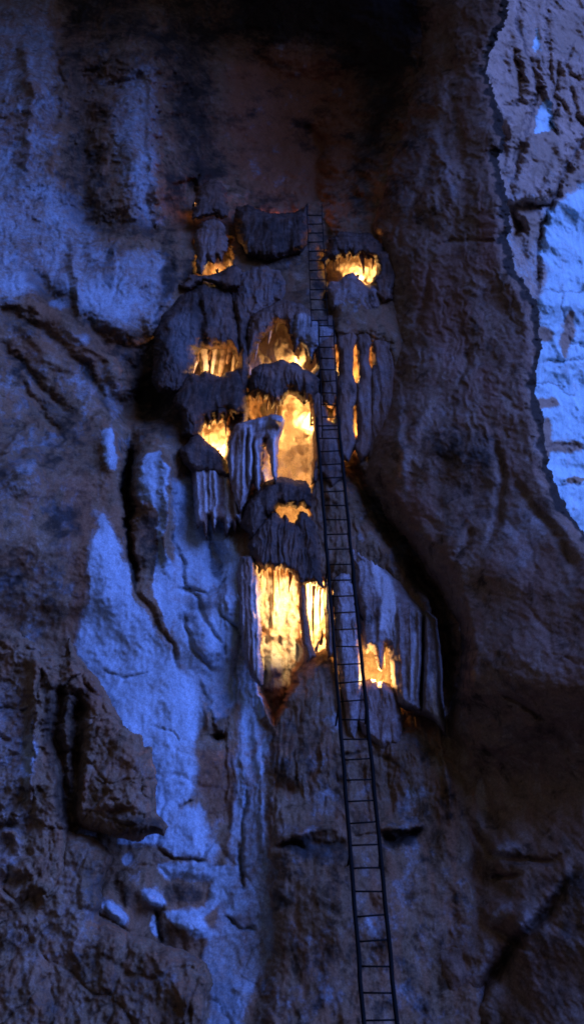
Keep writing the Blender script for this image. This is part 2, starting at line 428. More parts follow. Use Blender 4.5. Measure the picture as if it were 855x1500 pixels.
# --- pockets behind the lit formations (depth, flank)
POCKETS = {
 'N1': [(379, 850), (392, 838), (418, 832), (434, 845), (440, 880), (440, 960), (428, 1005), (402, 1058), (384, 1010), (379, 940)],
 'N2': [(438, 858), (462, 850), (478, 858), (482, 920), (478, 950), (452, 962), (444, 930)],
 'N3': [(526, 950), (540, 940), (556, 946), (572, 940), (574, 985), (566, 1012), (540, 1014), (528, 1000)],
 'N4': [(396, 742), (420, 736), (446, 742), (446, 775), (420, 780), (398, 774)],
 'N5': [(386, 590), (420, 574), (456, 580), (462, 620), (458, 700), (450, 722), (400, 722), (388, 690)],
 'N6': [(294, 630), (300, 620), (306, 626), (312, 612), (320, 618), (331, 610), (333, 640), (328, 676), (312, 676), (303, 655)],
 'N7': [(262, 505), (300, 496), (348, 500), (352, 560), (300, 570), (265, 562)],
 'N8': [(366, 500), (395, 470), (430, 460), (462, 480), (466, 535), (450, 560), (380, 560), (362, 545)],
 'N9': [(366, 574), (400, 570), (408, 600), (400, 622), (372, 616)],
 'N10': [(474, 376), (495, 362), (545, 362), (556, 380), (545, 425), (490, 430), (476, 418)],
 'N11': [(290, 350), (312, 345), (336, 350), (338, 400), (310, 415), (288, 405)],
 'N12': [(360, 262), (400, 250), (450, 262), (452, 322), (405, 330), (368, 318)],
 'N13': [(256, 268), (286, 256), (292, 300), (266, 312)],
 'N14': [(488, 505), (556, 505), (564, 580), (540, 660), (500, 660), (474, 640), (472, 590), (484, 560)],
}
DEPTH = {'N1': 1.35, 'N2': 1.1, 'N3': .9, 'N4': .9, 'N5': 1.25, 'N6': .9, 'N7': 1.0, 'N8': 1.2, 'N9': .9, 'N10': 1.1, 'N11': .9, 'N12': .15, 'N13': .4, 'N14': 1.3}
pk = np.zeros(g.PX.shape)
for k, p in POCKETS.items():
    g.area(p, -DEPTH[k], 45 if k == 'N14' else 10)
    w = g.win(p, 30); pk[w] = np.maximum(pk[w], smooth(4, -10, poly_sdf(g.wx[w], g.wy[w], p)))
g.h += pk * (.12 * (ridged(g.X * 2.2, g.V * .9, 3, 81) - .6) * 2 + .05 * fbm(g.X * 6, g.V * 3, 3, 83) * 1.8)
for cx, cy, rx, ry, a in ((400, 975, 16, 14, .45), (415, 1010, 16, 16, .35), (392, 1005, 10, 18, .3), (430, 960, 8, 30, .3), (405, 930, 14, 12, .25), (420, 900, 8, 14, .2),
        (420, 660, 12, 9, .3), (440, 672, 10, 9, .3), (415, 682, 9, 7, .3), (434, 650, 12, 8, .25), (446, 690, 8, 6, .3), (428, 612, 10, 14, .35), (444, 635, 9, 12, .3),
        (410, 510, 10, 18, .35), (395, 500, 8, 20, .3), (430, 520, 8, 10, .3), (380, 525, 6, 16, .3), (448, 520, 7, 16, .3)):
    g.blob(cx, cy, rx, ry, a * .6)
g.blob(405, 985, 20, 30, .55); g.blob(400, 1030, 12, 26, .5)
# --- surface colour (0 calcite, 1 iron stain and painted glow, 2 manganese film and painted shade)
g.tint[..., 0] = .10
T = g.paint
T(0, [(-200, 230), (60, 250), (120, 290), (150, 360), (250, 370), (250, 480), (180, 500), (80, 420), (0, 450), (-200, 460)], .42, 40)
T(0, [(-200, -200), (60, -200), (80, 60), (90, 160), (60, 260), (-200, 280)], .34, 40)
T(0, [(160, 150), (175, 110), (225, 90), (235, 220), (225, 330), (190, 330), (165, 220)], .36, 16)
T(0, [(0, 460), (80, 480), (190, 560), (185, 640), (80, 650), (0, 640)], .30, 30)
T(0, [(-100, 640), (70, 640), (120, 720), (100, 920), (60, 940), (-100, 880)], .34, 30)
T(0, [(140, 755), (150, 748), (165, 770), (178, 800), (190, 840), (202, 880), (218, 905), (235, 935), (255, 958), (275, 985), (290, 1010), (298, 1045), (290, 1075), (283, 1090), (287, 1130), (283, 1162), (262, 1185), (290, 1180), (298, 1200), (304, 1225), (322, 1240), (314, 1262), (262, 1252), (225, 1240), (170, 1240), (180, 1100), (110, 990), (110, 930), (126, 880), (130, 830), (134, 785)], .95, 22)
T(0, [(205, 690), (215, 662), (235, 655), (245, 690), (246, 730), (243, 770), (238, 800), (252, 830), (262, 870), (250, 930), (228, 890), (222, 820), (232, 790), (230, 750), (212, 735)], .95, 8)  # pale streak doubles as a painted highlight on the column's lit face
T(0, [(190, 680), (205, 660), (215, 740), (200, 730)], .6, 8)
T(0, [(250, 700), (285, 690), (300, 760), (345, 800), (360, 850), (368, 1000), (320, 1060), (290, 1010), (260, 960), (245, 860), (255, 800)], .72, 16)
T(0, [(287, 692), (346, 690), (352, 752), (330, 775), (296, 762)], .7, 8)
T(0, [(264, 825), (285, 815), (290, 850), (270, 880)], .95, 6); T(0, [(310, 905), (330, 880), (342, 915), (335, 965), (310, 985), (298, 940)], .9, 8)
T(0, [(305, 830), (325, 845), (320, 862), (305, 850)], .95, 5)
T(0, [(146, 628), (165, 622), (172, 660), (168, 692), (152, 690)], .9, 8); T(0, [(150, 560), (170, 560), (185, 605), (170, 615), (155, 590)], .6, 8)
T(0, [(350, 960), (385, 960), (388, 1000), (380, 1060), (398, 1080), (385, 1130), (395, 1230), (392, 1300), (405, 1380), (372, 1440), (350, 1510), (310, 1640), (270, 1640), (310, 1470), (300, 1400), (320, 1330), (330, 1260), (345, 1150), (350, 1050)], .52, 12)
for p in ([(356, 985), (368, 975), (372, 1010), (366, 1030), (378, 1055), (372, 1090), (358, 1080), (354, 1030)], [(372, 985), (380, 1000), (392, 1050), (382, 1056), (374, 1020)],
          [(384, 1085), (391, 1090), (386, 1125), (380, 1140), (370, 1120)], [(355, 1148), (362, 1150), (358, 1180), (353, 1180)]): T(0, p, 1.0, 5)
T(0, [(232, 1262), (300, 1262), (330, 1270), (345, 1280), (335, 1310), (300, 1345), (320, 1375), (290, 1375), (250, 1350), (236, 1335), (300, 1325), (310, 1292), (240, 1290)], .85, 10)
for cx, cy, rx, ry, an in ((222, 1312, 22, 12, 35), (168, 1338, 26, 15, 35), (188, 1258, 10, 10, 0), (120, 1235, 24, 20, 0), (228, 1355, 6, 18, -20), (348, 1330, 18, 8, -30)): g.oval(0, cx, cy, rx, ry, .8, an)
for cx, cy, rx, ry in ((160, 445, 40, 40), (22, 418, 20, 16), (88, 446, 14, 10), (112, 495, 22, 12), (32, 680, 20, 12), (30, 590, 12, 25), (125, 570, 14, 14)): g.oval(0, cx, cy, rx, ry, .62)
T(1, [(92, 700), (135, 690), (140, 760), (128, 840), (122, 940), (95, 960), (100, 850), (80, 760)], .55, 20)
for p in ([(198, 720), (230, 740), (236, 800), (205, 800)], [(285, 1100), (345, 1095), (350, 1200), (300, 1215)], [(362, 1020), (385, 1060), (395, 1110), (370, 1160)]): T(1, p, .6, 14)

T(1, apron, .24, 60); T(2, apron, .04, 60)
T(1, [(380, 920), (440, 920), (440, 1000), (400, 1065), (378, 1010)], .55, 10); T(0, [(380, 845), (436, 845), (438, 960), (420, 1010), (382, 1010)], .55, 14)
for c, w_ in FOLDS: g.line(2, c, w_, .55)  # shade painted along the grooves of folds and cracks
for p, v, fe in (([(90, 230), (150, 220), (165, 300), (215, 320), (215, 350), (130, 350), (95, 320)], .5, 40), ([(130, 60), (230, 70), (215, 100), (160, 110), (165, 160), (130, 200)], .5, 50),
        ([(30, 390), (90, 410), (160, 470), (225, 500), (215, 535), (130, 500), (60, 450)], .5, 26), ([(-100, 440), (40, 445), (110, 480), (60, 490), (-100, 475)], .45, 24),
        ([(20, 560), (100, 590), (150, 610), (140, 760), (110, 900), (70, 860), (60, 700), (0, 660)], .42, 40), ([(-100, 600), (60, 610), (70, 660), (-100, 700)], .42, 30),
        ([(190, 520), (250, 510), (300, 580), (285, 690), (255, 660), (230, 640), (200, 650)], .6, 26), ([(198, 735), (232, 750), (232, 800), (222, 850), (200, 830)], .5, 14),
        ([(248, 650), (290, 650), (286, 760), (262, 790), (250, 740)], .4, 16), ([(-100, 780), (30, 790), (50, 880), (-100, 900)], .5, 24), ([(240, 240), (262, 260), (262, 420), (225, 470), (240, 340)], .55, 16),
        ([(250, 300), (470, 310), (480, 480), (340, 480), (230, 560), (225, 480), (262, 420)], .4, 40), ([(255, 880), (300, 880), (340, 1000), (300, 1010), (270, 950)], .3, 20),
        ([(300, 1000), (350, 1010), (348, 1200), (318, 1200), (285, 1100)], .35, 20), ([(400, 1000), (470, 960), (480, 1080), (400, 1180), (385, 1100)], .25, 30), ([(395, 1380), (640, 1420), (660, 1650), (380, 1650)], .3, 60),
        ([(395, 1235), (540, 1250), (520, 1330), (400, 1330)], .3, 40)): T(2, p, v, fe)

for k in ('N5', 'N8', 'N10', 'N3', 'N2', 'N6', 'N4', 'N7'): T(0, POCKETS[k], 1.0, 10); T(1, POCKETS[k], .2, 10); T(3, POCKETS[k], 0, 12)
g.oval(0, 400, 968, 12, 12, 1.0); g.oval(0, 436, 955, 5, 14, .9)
T(2, [(225, -200), (330, -200), (320, 100), (345, 260), (262, 300), (240, 200)], .7, 90); T(2, [(420, -200), (640, -200), (600, 150), (520, 320), (440, 60)], .8, 60); T(2, [(320, -300), (660, -300), (640, 40), (480, 90), (330, 60)], .95, 90)  # shade of the chimney recess painted dark
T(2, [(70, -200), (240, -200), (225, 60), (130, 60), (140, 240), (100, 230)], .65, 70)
T(1, [(325, 90), (400, 60), (490, 70), (530, 140), (520, 240), (450, 315), (385, 312), (335, 230)], .9, 60); T(2, [(325, 90), (400, 60), (490, 70), (530, 140), (520, 240), (450, 315), (385, 312), (335, 230)], .30, 70)  # warm lamp glow painted red on the recess, with lighter painted shade
T(2, [(462, 330), (480, 330), (490, 560), (540, 700), (600, 780), (660, 880), (670, 1040), (650, 1040), (644, 930), (565, 800), (500, 710), (470, 600)], .6, 20)  # shadow in the cleft beside the buttress painted dark
T(2, [(405, 1240), (440, 1222), (470, 1232), (508, 1228), (512, 1250), (470, 1262), (440, 1256)], .75, 18); T(2, [(552, 1218), (600, 1216), (616, 1208), (606, 1236), (580, 1246), (560, 1240)], .85, 14)  # shade under the ledge painted dark
T(2, [(196, 560), (245, 520), (290, 570), (260, 640), (205, 625)], .6, 20); T(2, [(178, 690), (196, 640), (192, 780), (204, 870), (190, 850)], .8, 6)  # shade painted into the hollow and the narrow crevice
for cx, cy, rx, ry in ((318, 835, 10, 18), (300, 885, 30, 8), (275, 905, 16, 10), (190, 335, 55, 14), (160, 395, 10, 30), (265, 1310, 30, 16), (190, 1310, 14, 18), (322, 1050, 10, 30), (230, 910, 8, 12)): g.oval(2, cx, cy, rx, ry, .55)
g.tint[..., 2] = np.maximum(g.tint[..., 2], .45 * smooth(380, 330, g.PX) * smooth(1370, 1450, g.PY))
g.cut([(-400, -400), (640, -400), (640, 200), (600, 500), (640, 760), (720, 900), (720, 1040), (900, 1090), (900, 1900), (-400, 1900)], .01, 3)
upl = smooth(520, 440, g.PY) * smooth(270, 230, g.PX)
g.tint[..., 0] = np.where(g.tint[..., 0] < .7, g.tint[..., 0] * (.62 + .55 * upl + .38 * smooth(650, 760, g.PY) * smooth(230, 260, g.PX)), g.tint[..., 0])
def blotch(p, kd, kl, k=1.0):
    n = fbm(p.X * 1.0 + .4 * fbm(p.X * 3, p.V * 3, 2, 8), p.V * .7, 6, p.seed + 90, .62)
    m = fbm(p.X * 1.7, p.V * 1.1 + .3 * fbm(p.X * 4, p.V * 4, 2, 9), 6, p.seed + 95, .65)
    p.tint[..., 2] += np.clip(n * 2.2 - .05, 0, 1) * kd * k
    p.tint[..., 0] += np.clip(m * 2.0 - .15, 0, 1) * kl * k
ap = smooth(380, 430, g.PX) * smooth(1040, 1120, g.PY)
g.h += ap * (.05 * fbm(g.X * 3, g.V * 2, 4, 44) * 1.6 + .05 * (ridged(g.X * 1.5, g.V * .8, 4, 45) - .6))
g.tint[..., 2] += ap * np.clip(fbm(g.X * 2.2, g.V * 1.8, 6, 46, .68) * 2.6, 0, 1) * .5
g.tint[..., 0] += ap * np.clip(fbm(g.X * 1.4, g.V * 1.0, 6, 47, .68) * 2.2, 0, 1) * .4
blotch(g, .55, .45, 1 - .75 * np.clip(g.tint[..., 0] - .3, 0, .6) / .6 - .15 * upl)
FLOW = [(140, 755), (150, 748), (165, 770), (178, 800), (190, 840), (202, 880), (218, 905), (235, 935), (255, 958), (275, 985), (290, 1010), (298, 1045), (290, 1075), (283, 1090), (287, 1130), (283, 1162), (275, 1180), (290, 1185), (298, 1200), (304, 1225), (322, 1240), (314, 1256), (262, 1250), (225, 1240), (170, 1240), (150, 1100), (100, 990), (110, 930), (126, 880), (130, 830), (134, 785)]
BULGE = [(205, 640), (235, 630), (255, 650), (262, 700), (258, 760), (250, 810), (258, 860), (248, 920), (225, 890), (204, 850), (196, 790), (192, 720), (196, 665)]
fl = poly_sdf(g.wx, g.wy, FLOW)[:-1, :-1] < 0; bu = (poly_sdf(g.wx, g.wy, BULGE)[:-1, :-1] < 0) & ~fl
tag(g.build('calcite_flow', M_WALL, fsel=fl), 'broad pale blue calcite flow running diagonally down beside the jagged dark outcrop', 'calcite flow')
tag(g.build('flowstone_column', M_WALL, fsel=bu), 'rounded bright blue flowstone column right of the narrow black crevice on the left wall', 'column')
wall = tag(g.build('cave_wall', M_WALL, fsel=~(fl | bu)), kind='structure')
GH = g
def wall_w(px, py):
    j = int(np.clip((px - g.PX[0, 0]) / g.step, 0, g.PX.shape[1] - 1)); i = int(np.clip((py - g.PY[0, 0]) / g.step, 0, g.PX.shape[0] - 1))
    return float(g.wb[i, j] - g.h[i, j])

# ================================================================== RIGHT BUTTRESS
def but_w(px, py):
    return base_w(py) * (1.0 - (px - 500 - 215 * smooth(980, 1150, py)) * .00042) - .15 * smooth(1150, 980, py)
b = Patch(440, 960, -170, 1640, 1.7, but_w, seed=9, warp=4)
b.rough(.6, .08, .018, .010); b.blocks(.8, .04, smooth(620, 760, b.PY), 2)
b.flute(.12, 1.5, smooth(760, 560, b.PY), 6)
ext = [(-1, 0)]
but = [(620, -260), (600, -60), (618, 60), (600, 150), (572, 240), (545, 335), (560, 372), (562, 430), (566, 520), (560, 600), (540, 650), (528, 700), (560, 752), (600, 800), (640, 856), (672, 915), (672, 990), (640, 1090), (560, 1160), (560, 1650),
       (1000, 1650), (1000, 880), (905, 838), (855, 782), (832, 752), (818, 722), (806, 694), (797, 650), (793, 606), (783, 566), (784, 545), (792, 512), (790, 470), (786, 445), (770, 420), (757, 402), (748, 372), (741, 352), (750, 330),
       (744, 312), (741, 285), (735, 258), (727, 230), (738, 222), (736, 172), (722, 135), (713, 105), (720, 70), (738, 40), (744, 10), (746, -60), (760, -260)]
wide = 46 * np.ones(b.PX.shape)
b.sd = poly_sdf(b.wx * .75 + b.PX * .25, b.wy * .75 + b.PY * .25, but)
b.sd = b.sd + (2.6 * fbm(b.X * 7, b.V * 5, 3, 62) * 1.6 + 1.4 * (ridged(b.X * 3, b.V * 3, 3, 63) - .6)) * (b.PX > 690)
rad = 24 + 40 * smooth(700, 640, b.PX) + 50 * smooth(340, 240, b.PY) * smooth(690, 640, b.PX); t_ = np.clip(-b.sd / rad, 0, 1)
thick = .9 * smooth(1200, 980, b.PY) + .4; thick = np.where((b.PX > 690) & (b.PY < 1050), 1.5, thick)
b.h += thick * (np.sqrt(1 - (1 - t_) ** 2) - 1); b.mask = b.sd < b.step * .55
for c, w_, a in (([(640, 60), (645, 150), (635, 200), (650, 250), (668, 310)], 9, .35), ([(560, 230), (610, 180), (640, 170)], 10, -.3), ([(600, 320), (620, 270), (640, 210)], 9, -.35),
        ([(660, 130), (672, 220), (690, 300)], 8, -.3), ([(645, 358), (690, 352), (742, 355)], 3, -.25), ([(626, 395), (618, 450), (608, 480)], 5, -.4), ([(690, 500), (680, 540), (672, 560)], 4, -.3),
        ([(604, 640), (612, 612), (630, 590)], 8, .25), ([(582, 575), (586, 640), (590, 720)], 8, .3),
        ([(560, 690), (600, 760), (640, 800)], 10, .2), ([(724, 640), (735, 700), (730, 760), (715, 800)], 6, -.4), ([(745, 690), (775, 740), (815, 790), (845, 850)], 8, -.25),
        ([(690, 770), (680, 800), (660, 820)], 6, -.3), ([(735, 1018), (765, 1030), (795, 1055)], 4, -.35), ([(700, 1090), (740, 1130), (760, 1160)], 5, -.2), ([(810, 1060), (830, 1100)], 5, -.2),
        ([(690, 1210), (715, 1250), (760, 1262), (800, 1262), (830, 1250)], 5, -.3), ([(672, 1480), (700, 1460), (725, 1420), (750, 1385), (790, 1350), (840, 1280)], 9, -.7), ([(720, 1360), (750, 1378), (770, 1390)], 6, -.35),
        ([(715, 1284), (760, 1286)], 4, -.35), ([(650, 660), (650, 700), (640, 760)], 14, -.2)):
    b.stroke(c, w_, a * .4)
for cx, cy, rx, ry, a in ((655, 650, 60, 70, .3), (640, 470, 30, 60, .2), (740, 820, 40, 60, .2), (735, 1245, 22, 14, .2), (735, 1335, 22, 18, .25), (768, 1352, 16, 22, .3), (715, 1388, 12, 18, .2), (690, 440, 20, 60, .2), (760, 950, 50, 60, .25)): b.blob(cx, cy, rx, ry, a)
b.tint[..., 0] = .06; b.tint[..., 1] = .12
for p, v in (([(632, 190), (648, 190), (672, 300), (660, 305)], .4), ([(570, 575), (590, 580), (600, 740), (580, 720)], .42), ([(700, 690), (760, 690), (800, 780), (760, 850), (700, 800)], .36),
             ([(585, 280), (605, 270), (600, 340), (582, 340)], .4), ([(735, 430), (770, 440), (765, 520), (740, 500)], .3), ([(602, 640), (615, 598), (650, 580), (700, 585), (690, 610), (640, 610), (615, 650)], .35)): b.paint(0, p, v, 14)
for cx, cy, rx, ry, an in ((740, 1245, 20, 14, -20), (735, 1340, 24, 10, -45), (770, 1350, 12, 16, 0), (715, 1388, 10, 16, 0), (772, 1395, 8, 12, 0), (700, 1420, 16, 10, -30), (705, 1180, 8, 40, 0)): b.oval(0, cx, cy, rx, ry, .5, an)
for p in ([(606, 385), (640, 385), (690, 440), (690, 520), (660, 560), (630, 500), (606, 480)], [(690, 540), (720, 530), (735, 600), (715, 600)], [(700, 300), (730, 320), (720, 420), (700, 380)], [(560, 700), (600, 690), (640, 760), (600, 780)]): b.paint(1, p, .65, 18)
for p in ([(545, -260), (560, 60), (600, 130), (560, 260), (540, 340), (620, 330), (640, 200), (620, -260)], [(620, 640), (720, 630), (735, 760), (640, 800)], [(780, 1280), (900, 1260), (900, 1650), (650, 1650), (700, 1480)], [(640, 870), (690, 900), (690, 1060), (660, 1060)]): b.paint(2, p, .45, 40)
b.line(2, [(672, 1480), (700, 1460), (725, 1420), (750, 1385), (790, 1350), (840, 1280)], 6, .65)
b.h += .4 * fbm(b.X * .9, b.V * .45, 4, 33) * 1.6 * smooth(1000, 1120, b.PY) * smooth(820, 700, b.PX)
blotch(b, .5, .42)
b.tint[..., 2] = np.maximum(b.tint[..., 2], .97 * smooth(-9 - 14 * np.clip(.5 + fbm(b.X * 2, b.V * 2, 3, 61) * 1.5, 0, 1), -3 - 8 * np.clip(.5 + fbm(b.X * 2, b.V * 2, 3, 61) * 1.5, 0, 1), b.sd) * (b.PX > 690))  # dark outline painted where the rim turns away, as its shade
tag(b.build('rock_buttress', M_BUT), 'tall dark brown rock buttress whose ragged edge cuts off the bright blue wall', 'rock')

# ================================================================== LOWER LEFT OUTCROPS
def outcrop(name, poly, off, thick, rad, seed, label, cat, fn=None, step=1.7, warp=4, mat=M_WALL, tilt=0):
    a = np.asarray(poly, float)
    p = Patch(a[:, 0].min() - 12, a[:, 0].max() + 12, a[:, 1].min() - 12, a[:, 1].max() + 12, step, seed=seed, warp=warp)
    p.h += off + wallbias(p.PX) * .25 + (p.PX - 60) * .0035
    if fn: fn(p)
    p.cut(poly, thick, rad)
    o = p.build(name, mat)
    return tag(o, label, cat)
def wallbias(px):
    return ((np.clip(330 - px, 0, None)) / 330.0) ** 1.3 * 1.9

def dress3(p):
    p.rough(.35, .22, .07, .03); p.blocks(1.6, .14, 1, 8); p.blocks(4.0, .05, 1, 5)
    p.tint[..., 0] = .08; p.tint[..., 1] = .22
    p.stroke([(88, 1000), (84, 1080), (100, 1200)], 9, -.5); p.stroke([(115, 1020), (112, 1120), (105, 1250)], 10, -.6)
    p.stroke([(150, 1195), (190, 1190), (228, 1200)], 7, -.15); p.stroke([(50, 940), (52, 1060), (45, 1180)], 8, .3)
    p.paint(2, [(60, 985), (130, 1010), (128, 1120), (105, 1240), (80, 1200), (62, 1090)], .6, 16); p.paint(2, [(150, 1190), (240, 1195), (240, 1225), (160, 1225)], .6, 14)
    p.paint(0, [(-40, 1000), (30, 1000), (55, 1060), (45, 1200), (20, 1300), (-40, 1340)], .34, 20)
    p.paint(0, [(30, 1080), (48, 1070), (58, 1090), (40, 1160), (30, 1120)], .6, 8)
    p.paint(1, [(110, 960), (160, 1000), (180, 1080), (150, 1080), (115, 1020)], .5, 14)
    k = smooth(1080, 1180, p.PY) * smooth(80, 30, p.PX)
    p.h += .10 * np.sin(p.V * 14 + 3 * fbm(p.X, p.V, 3, 5) * 2) * k
outcrop('rock_outcrop', [(-180, 890), (20, 918), (60, 950), (95, 962), (100, 935), (112, 962), (140, 985), (150, 1005), (168, 1035), (180, 1062), (205, 1078), (210, 1095), (222, 1098), (230, 1130), (226, 1160), (228, 1190), (244, 1212), (238, 1228), (222, 1222),
        (205, 1232), (150, 1222), (120, 1212), (108, 1240), (80, 1330), (20, 1430), (-60, 1500), (-180, 1500)], .55, .8, 34, 31,
        'dark brown jagged rock outcrop overlapping the foot of the pale blue calcite flow', 'rock', dress3)

def dress4(p):
    p.rough(.3, .2, .06, .025); p.blocks(1.2, .12, 1, 9)
    p.tint[..., 0] = .14; p.tint[..., 2] = .42
    p.paint(0, [(0, 1290), (60, 1230), (120, 1290), (150, 1380), (60, 1420), (0, 1400)], .24, 30); p.paint(2, [(0, 1290), (60, 1230), (120, 1290), (150, 1380), (60, 1420), (0, 1400)], .1, 30)
    p.oval(0, 245, 1435, 16, 14, .4)
outcrop('rock_slab', [(-180, 1380), (-20, 1370), (60, 1240), (100, 1215), (140, 1228), (165, 1255), (150, 1300), (150, 1345), (200, 1368), (232, 1382), (270, 1388), (300, 1410), (312, 1440), (300, 1480), (285, 1540), (270, 1650), (-180, 1650)], .45, .6, 34, 41,
        'dark slab of rock at the bottom edge, beneath the jagged outcrop and the calcite flow', 'rock', dress4)

# ================================================================== LIT FORMATIONS
def stalactite(parent, px, py0, py1, r0, w, tint=(.6, .2, 0), bend=0.0, name='stalactite', mat=M_FLOW, tip=.07, jit=True):
    """a tapering dripstone from (px,py0) to (px+bend,py1); r0 in px at the top"""
    if jit: py1 = py0 + (py1 - py0) * random.choice((.4, .6, .8, 1.0, 1.15, 1.3)) * random.uniform(.9, 1.1); r0 *= random.uniform(.55, 1.15)
    a = pt(px, py0, w); e = pt(px + bend, py1, w + .02)
    ax = (e - a); n = 14; k = 9
    sc = w / FOC
    bm = bmesh.new(); rings = []
    side = Vector((1, 0, 0)); fwd = ax.cross(side).normalized()
    ph = random.random() * 9; sg = 1 if py1 > py0 else 1
    for i in range(n):
        t = i / (n - 1)
        r = r0 * sc * ((1 - t) ** .7 * (1 - tip) + tip) * (1 + .22 * math.sin(ph + t * 11) * (1 - t) + .12 * math.sin(ph * 2 + t * 23))
        c = a + ax * t + side * (.35 * r0 * sc * math.sin(ph + t * 4))
        if i == n - 1: r *= .3
        rings.append([bm.verts.new(c + (side * math.cos(q) + fwd * math.sin(q)) * r * (1 + .25 * math.sin(3 * q + ph + t * 3))) for q in [2 * math.pi * j / k for j in range(k)]])
    for i in range(n - 1):
        for j in range(k):
            bm.faces.new((rings[i][j], rings[i][(j + 1) % k], rings[i + 1][(j + 1) % k], rings[i + 1][j]))
    bm.faces.new(rings[0][::-1]); bm.faces.new(rings[-1])
    bmesh.ops.recalc_face_normals(bm, faces=bm.faces)
    me = bpy.data.meshes.new(name); bm.to_mesh(me); bm.free()
    for p in me.polygons: p.use_smooth = True
    at = me.color_attributes.new('tint', 'FLOAT_COLOR', 'POINT')
    at.data.foreach_set('color', np.tile(np.array(tint + (.3,), np.float32), len(me.vertices)))
    return link(name, me, mat, parent)

def formation(name, label, cat, px, py, group=None):
    o = empty(name, pt(px, py, float(base_w(py)))); tag(o, label, cat, group); return o

def piece(parent, name, poly, off, thick, rad, tint=(.3, .15, 0), flute=0.0, ffreq=5, seed=1, warp=3.4, fn=None, back=.25, step=1.25, rgh=.12, mat=M_FLOW):
    a = np.asarray(poly, float)
    p = Patch(a[:, 0].min() - 8, a[:, 0].max() + 8, a[:, 1].min() - 8, a[:, 1].max() + 8, step, seed=seed, warp=warp)
    p.h += off + wallbias(p.PX)
    p.h += rgh * fbm(p.X * 1.5, p.V * .6, 3, seed) * 1.5 + rgh * .55 * (ridged(p.X * 4 + .5 * fbm(p.X, p.V, 2, seed), p.V * .7, 3, seed + 7) - .6) + rgh * .10 * fbm(p.X * 12, p.V * 6, 2, seed + 9)
    if flute: p.flute(flute, ffreq, 1, seed)
    p.tint[..., :3] = tint
    if fn: fn(p)
    p.cut(poly, thick(p.PX, p.PY) if callable(thick) else thick, rad)
    return p.build(name, mat, parent, back)

# --- A: upper bell
A = formation('flowstone_bell', 'upper grey flowstone bell left of the ladder, lit orange underneath', 'flowstone', 424, 500)
def fa(p):
    p.paint(0, [(428, 470), (440, 460), (468, 470), (488, 486), (470, 506), (452, 530), (436, 512)], .75, 8)
    p.paint(2, [(360, 480), (400, 440), (470, 455), (440, 468), (395, 470), (370, 500)], .3, 10)
    p.stroke([(430, 462), (429, 512)], 3, -.15)
piece(A, 'bell', [(358, 520), (359, 490), (368, 465), (386, 448), (410, 438), (440, 441), (466, 458), (488, 484), (480, 500), (464, 512), (455, 535), (449, 512), (441, 503), (433, 520), (427, 500), (420, 478), (408, 474), (396, 482), (386, 492), (378, 505), (370, 522), (364, 536)], .55, .6, 18, (.16, .15, 0.53), .07, 5, 101, fn=fa)
for x, y0, y1, r in ((368, 505, 546, 4), (375, 500, 528, 3), (386, 486, 512, 3.2), (394, 480, 520, 3.5), (404, 474, 505, 3), (447, 500, 538, 4), (456, 500, 532, 3.5), (438, 505, 528, 3)):
    stalactite(A, x, y0, y1, r, float(base_w(y0)) - .15, (.6, .25, 0), random.uniform(-1.5, 1.5))
# --- B: lower bell
B = formation('flowstone_bell', 'dark flowstone bell just below the upper one, fringed with short stalactites over the brightest hollow', 'flowstone', 415, 570)
def fb(p):
    p.paint(2, [(375, 545), (420, 530), (460, 545), (450, 560), (400, 555)], .35, 8)
piece(B, 'bell', [(362, 578), (364, 556), (374, 540), (390, 531), (412, 528), (424, 531), (438, 536), (455, 542), (469, 556), (467, 576), (459, 594), (454, 586), (447, 596), (440, 588), (434, 580), (424, 576), (417, 584), (410, 595), (404, 590), (398, 600), (392, 586), (386, 590), (380, 580), (374, 588), (368, 580)], .75, .7, 16, (.12, .18, 0.64), .10, 6, 102, fn=fb)
for x, y0, y1, r in ((370, 572, 592, 2.5), (378, 572, 604, 2.5), (386, 574, 598, 3), (393, 574, 612, 3), (404, 580, 612, 3.2), (412, 576, 600, 3), (447, 580, 606, 3.2), (455, 578, 618, 3.5), (462, 566, 600, 3), (436, 574, 592, 2.5)):
    stalactite(B, x, y0, y1, r, float(base_w(y0)) - .35, (.45, .3, 0), random.uniform(-1.5, 1.5))
piece(B, 'skirt', [(455, 580), (462, 572), (472, 580), (476, 620), (472, 670), (464, 706), (455, 712), (457, 670), (459, 630), (456, 605)], .5, .5, 7, (.05, .3, .4), .05, 6, 126, 1.5)
# --- drapery left of the bright hollow
D = formation('cave_drapery', 'hanging blue and tan stone drapery between the two lit hollows', 'drapery', 378, 660)
def fd_(p):
    for c, w_, a in (([(357, 618), (356, 735)], 3, .12), ([(366, 625), (367, 705)], 3.5, .15), ([(375, 640), (379, 724)], 3.5, .15), ([(402, 640), (402, 708)], 4, .3), ([(389, 640), (388, 655)], 4, -.4), ([(361, 630), (362, 720)], 1.8, -.2), ([(371, 640), (372, 705)], 1.6, -.2), ([(345, 640), (342, 720)], 3, -.15), ([(396, 612), (416, 618)], 7, .3)):
        p.stroke(c, w_, a)
    for c, w_, v in (([(366, 625), (367, 705)], 2.6, .8), ([(375, 645), (379, 722)], 2.6, .8), ([(402, 640), (402, 706)], 3.0, .85), ([(357, 620), (357, 735)], 2, .6), ([(385, 620), (414, 618)], 6, .75)): p.line(0, c, w_, v)
    p.line(1, [(346, 625), (340, 720)], 8, .7); p.line(1, [(352, 700), (345, 745)], 6, .6)
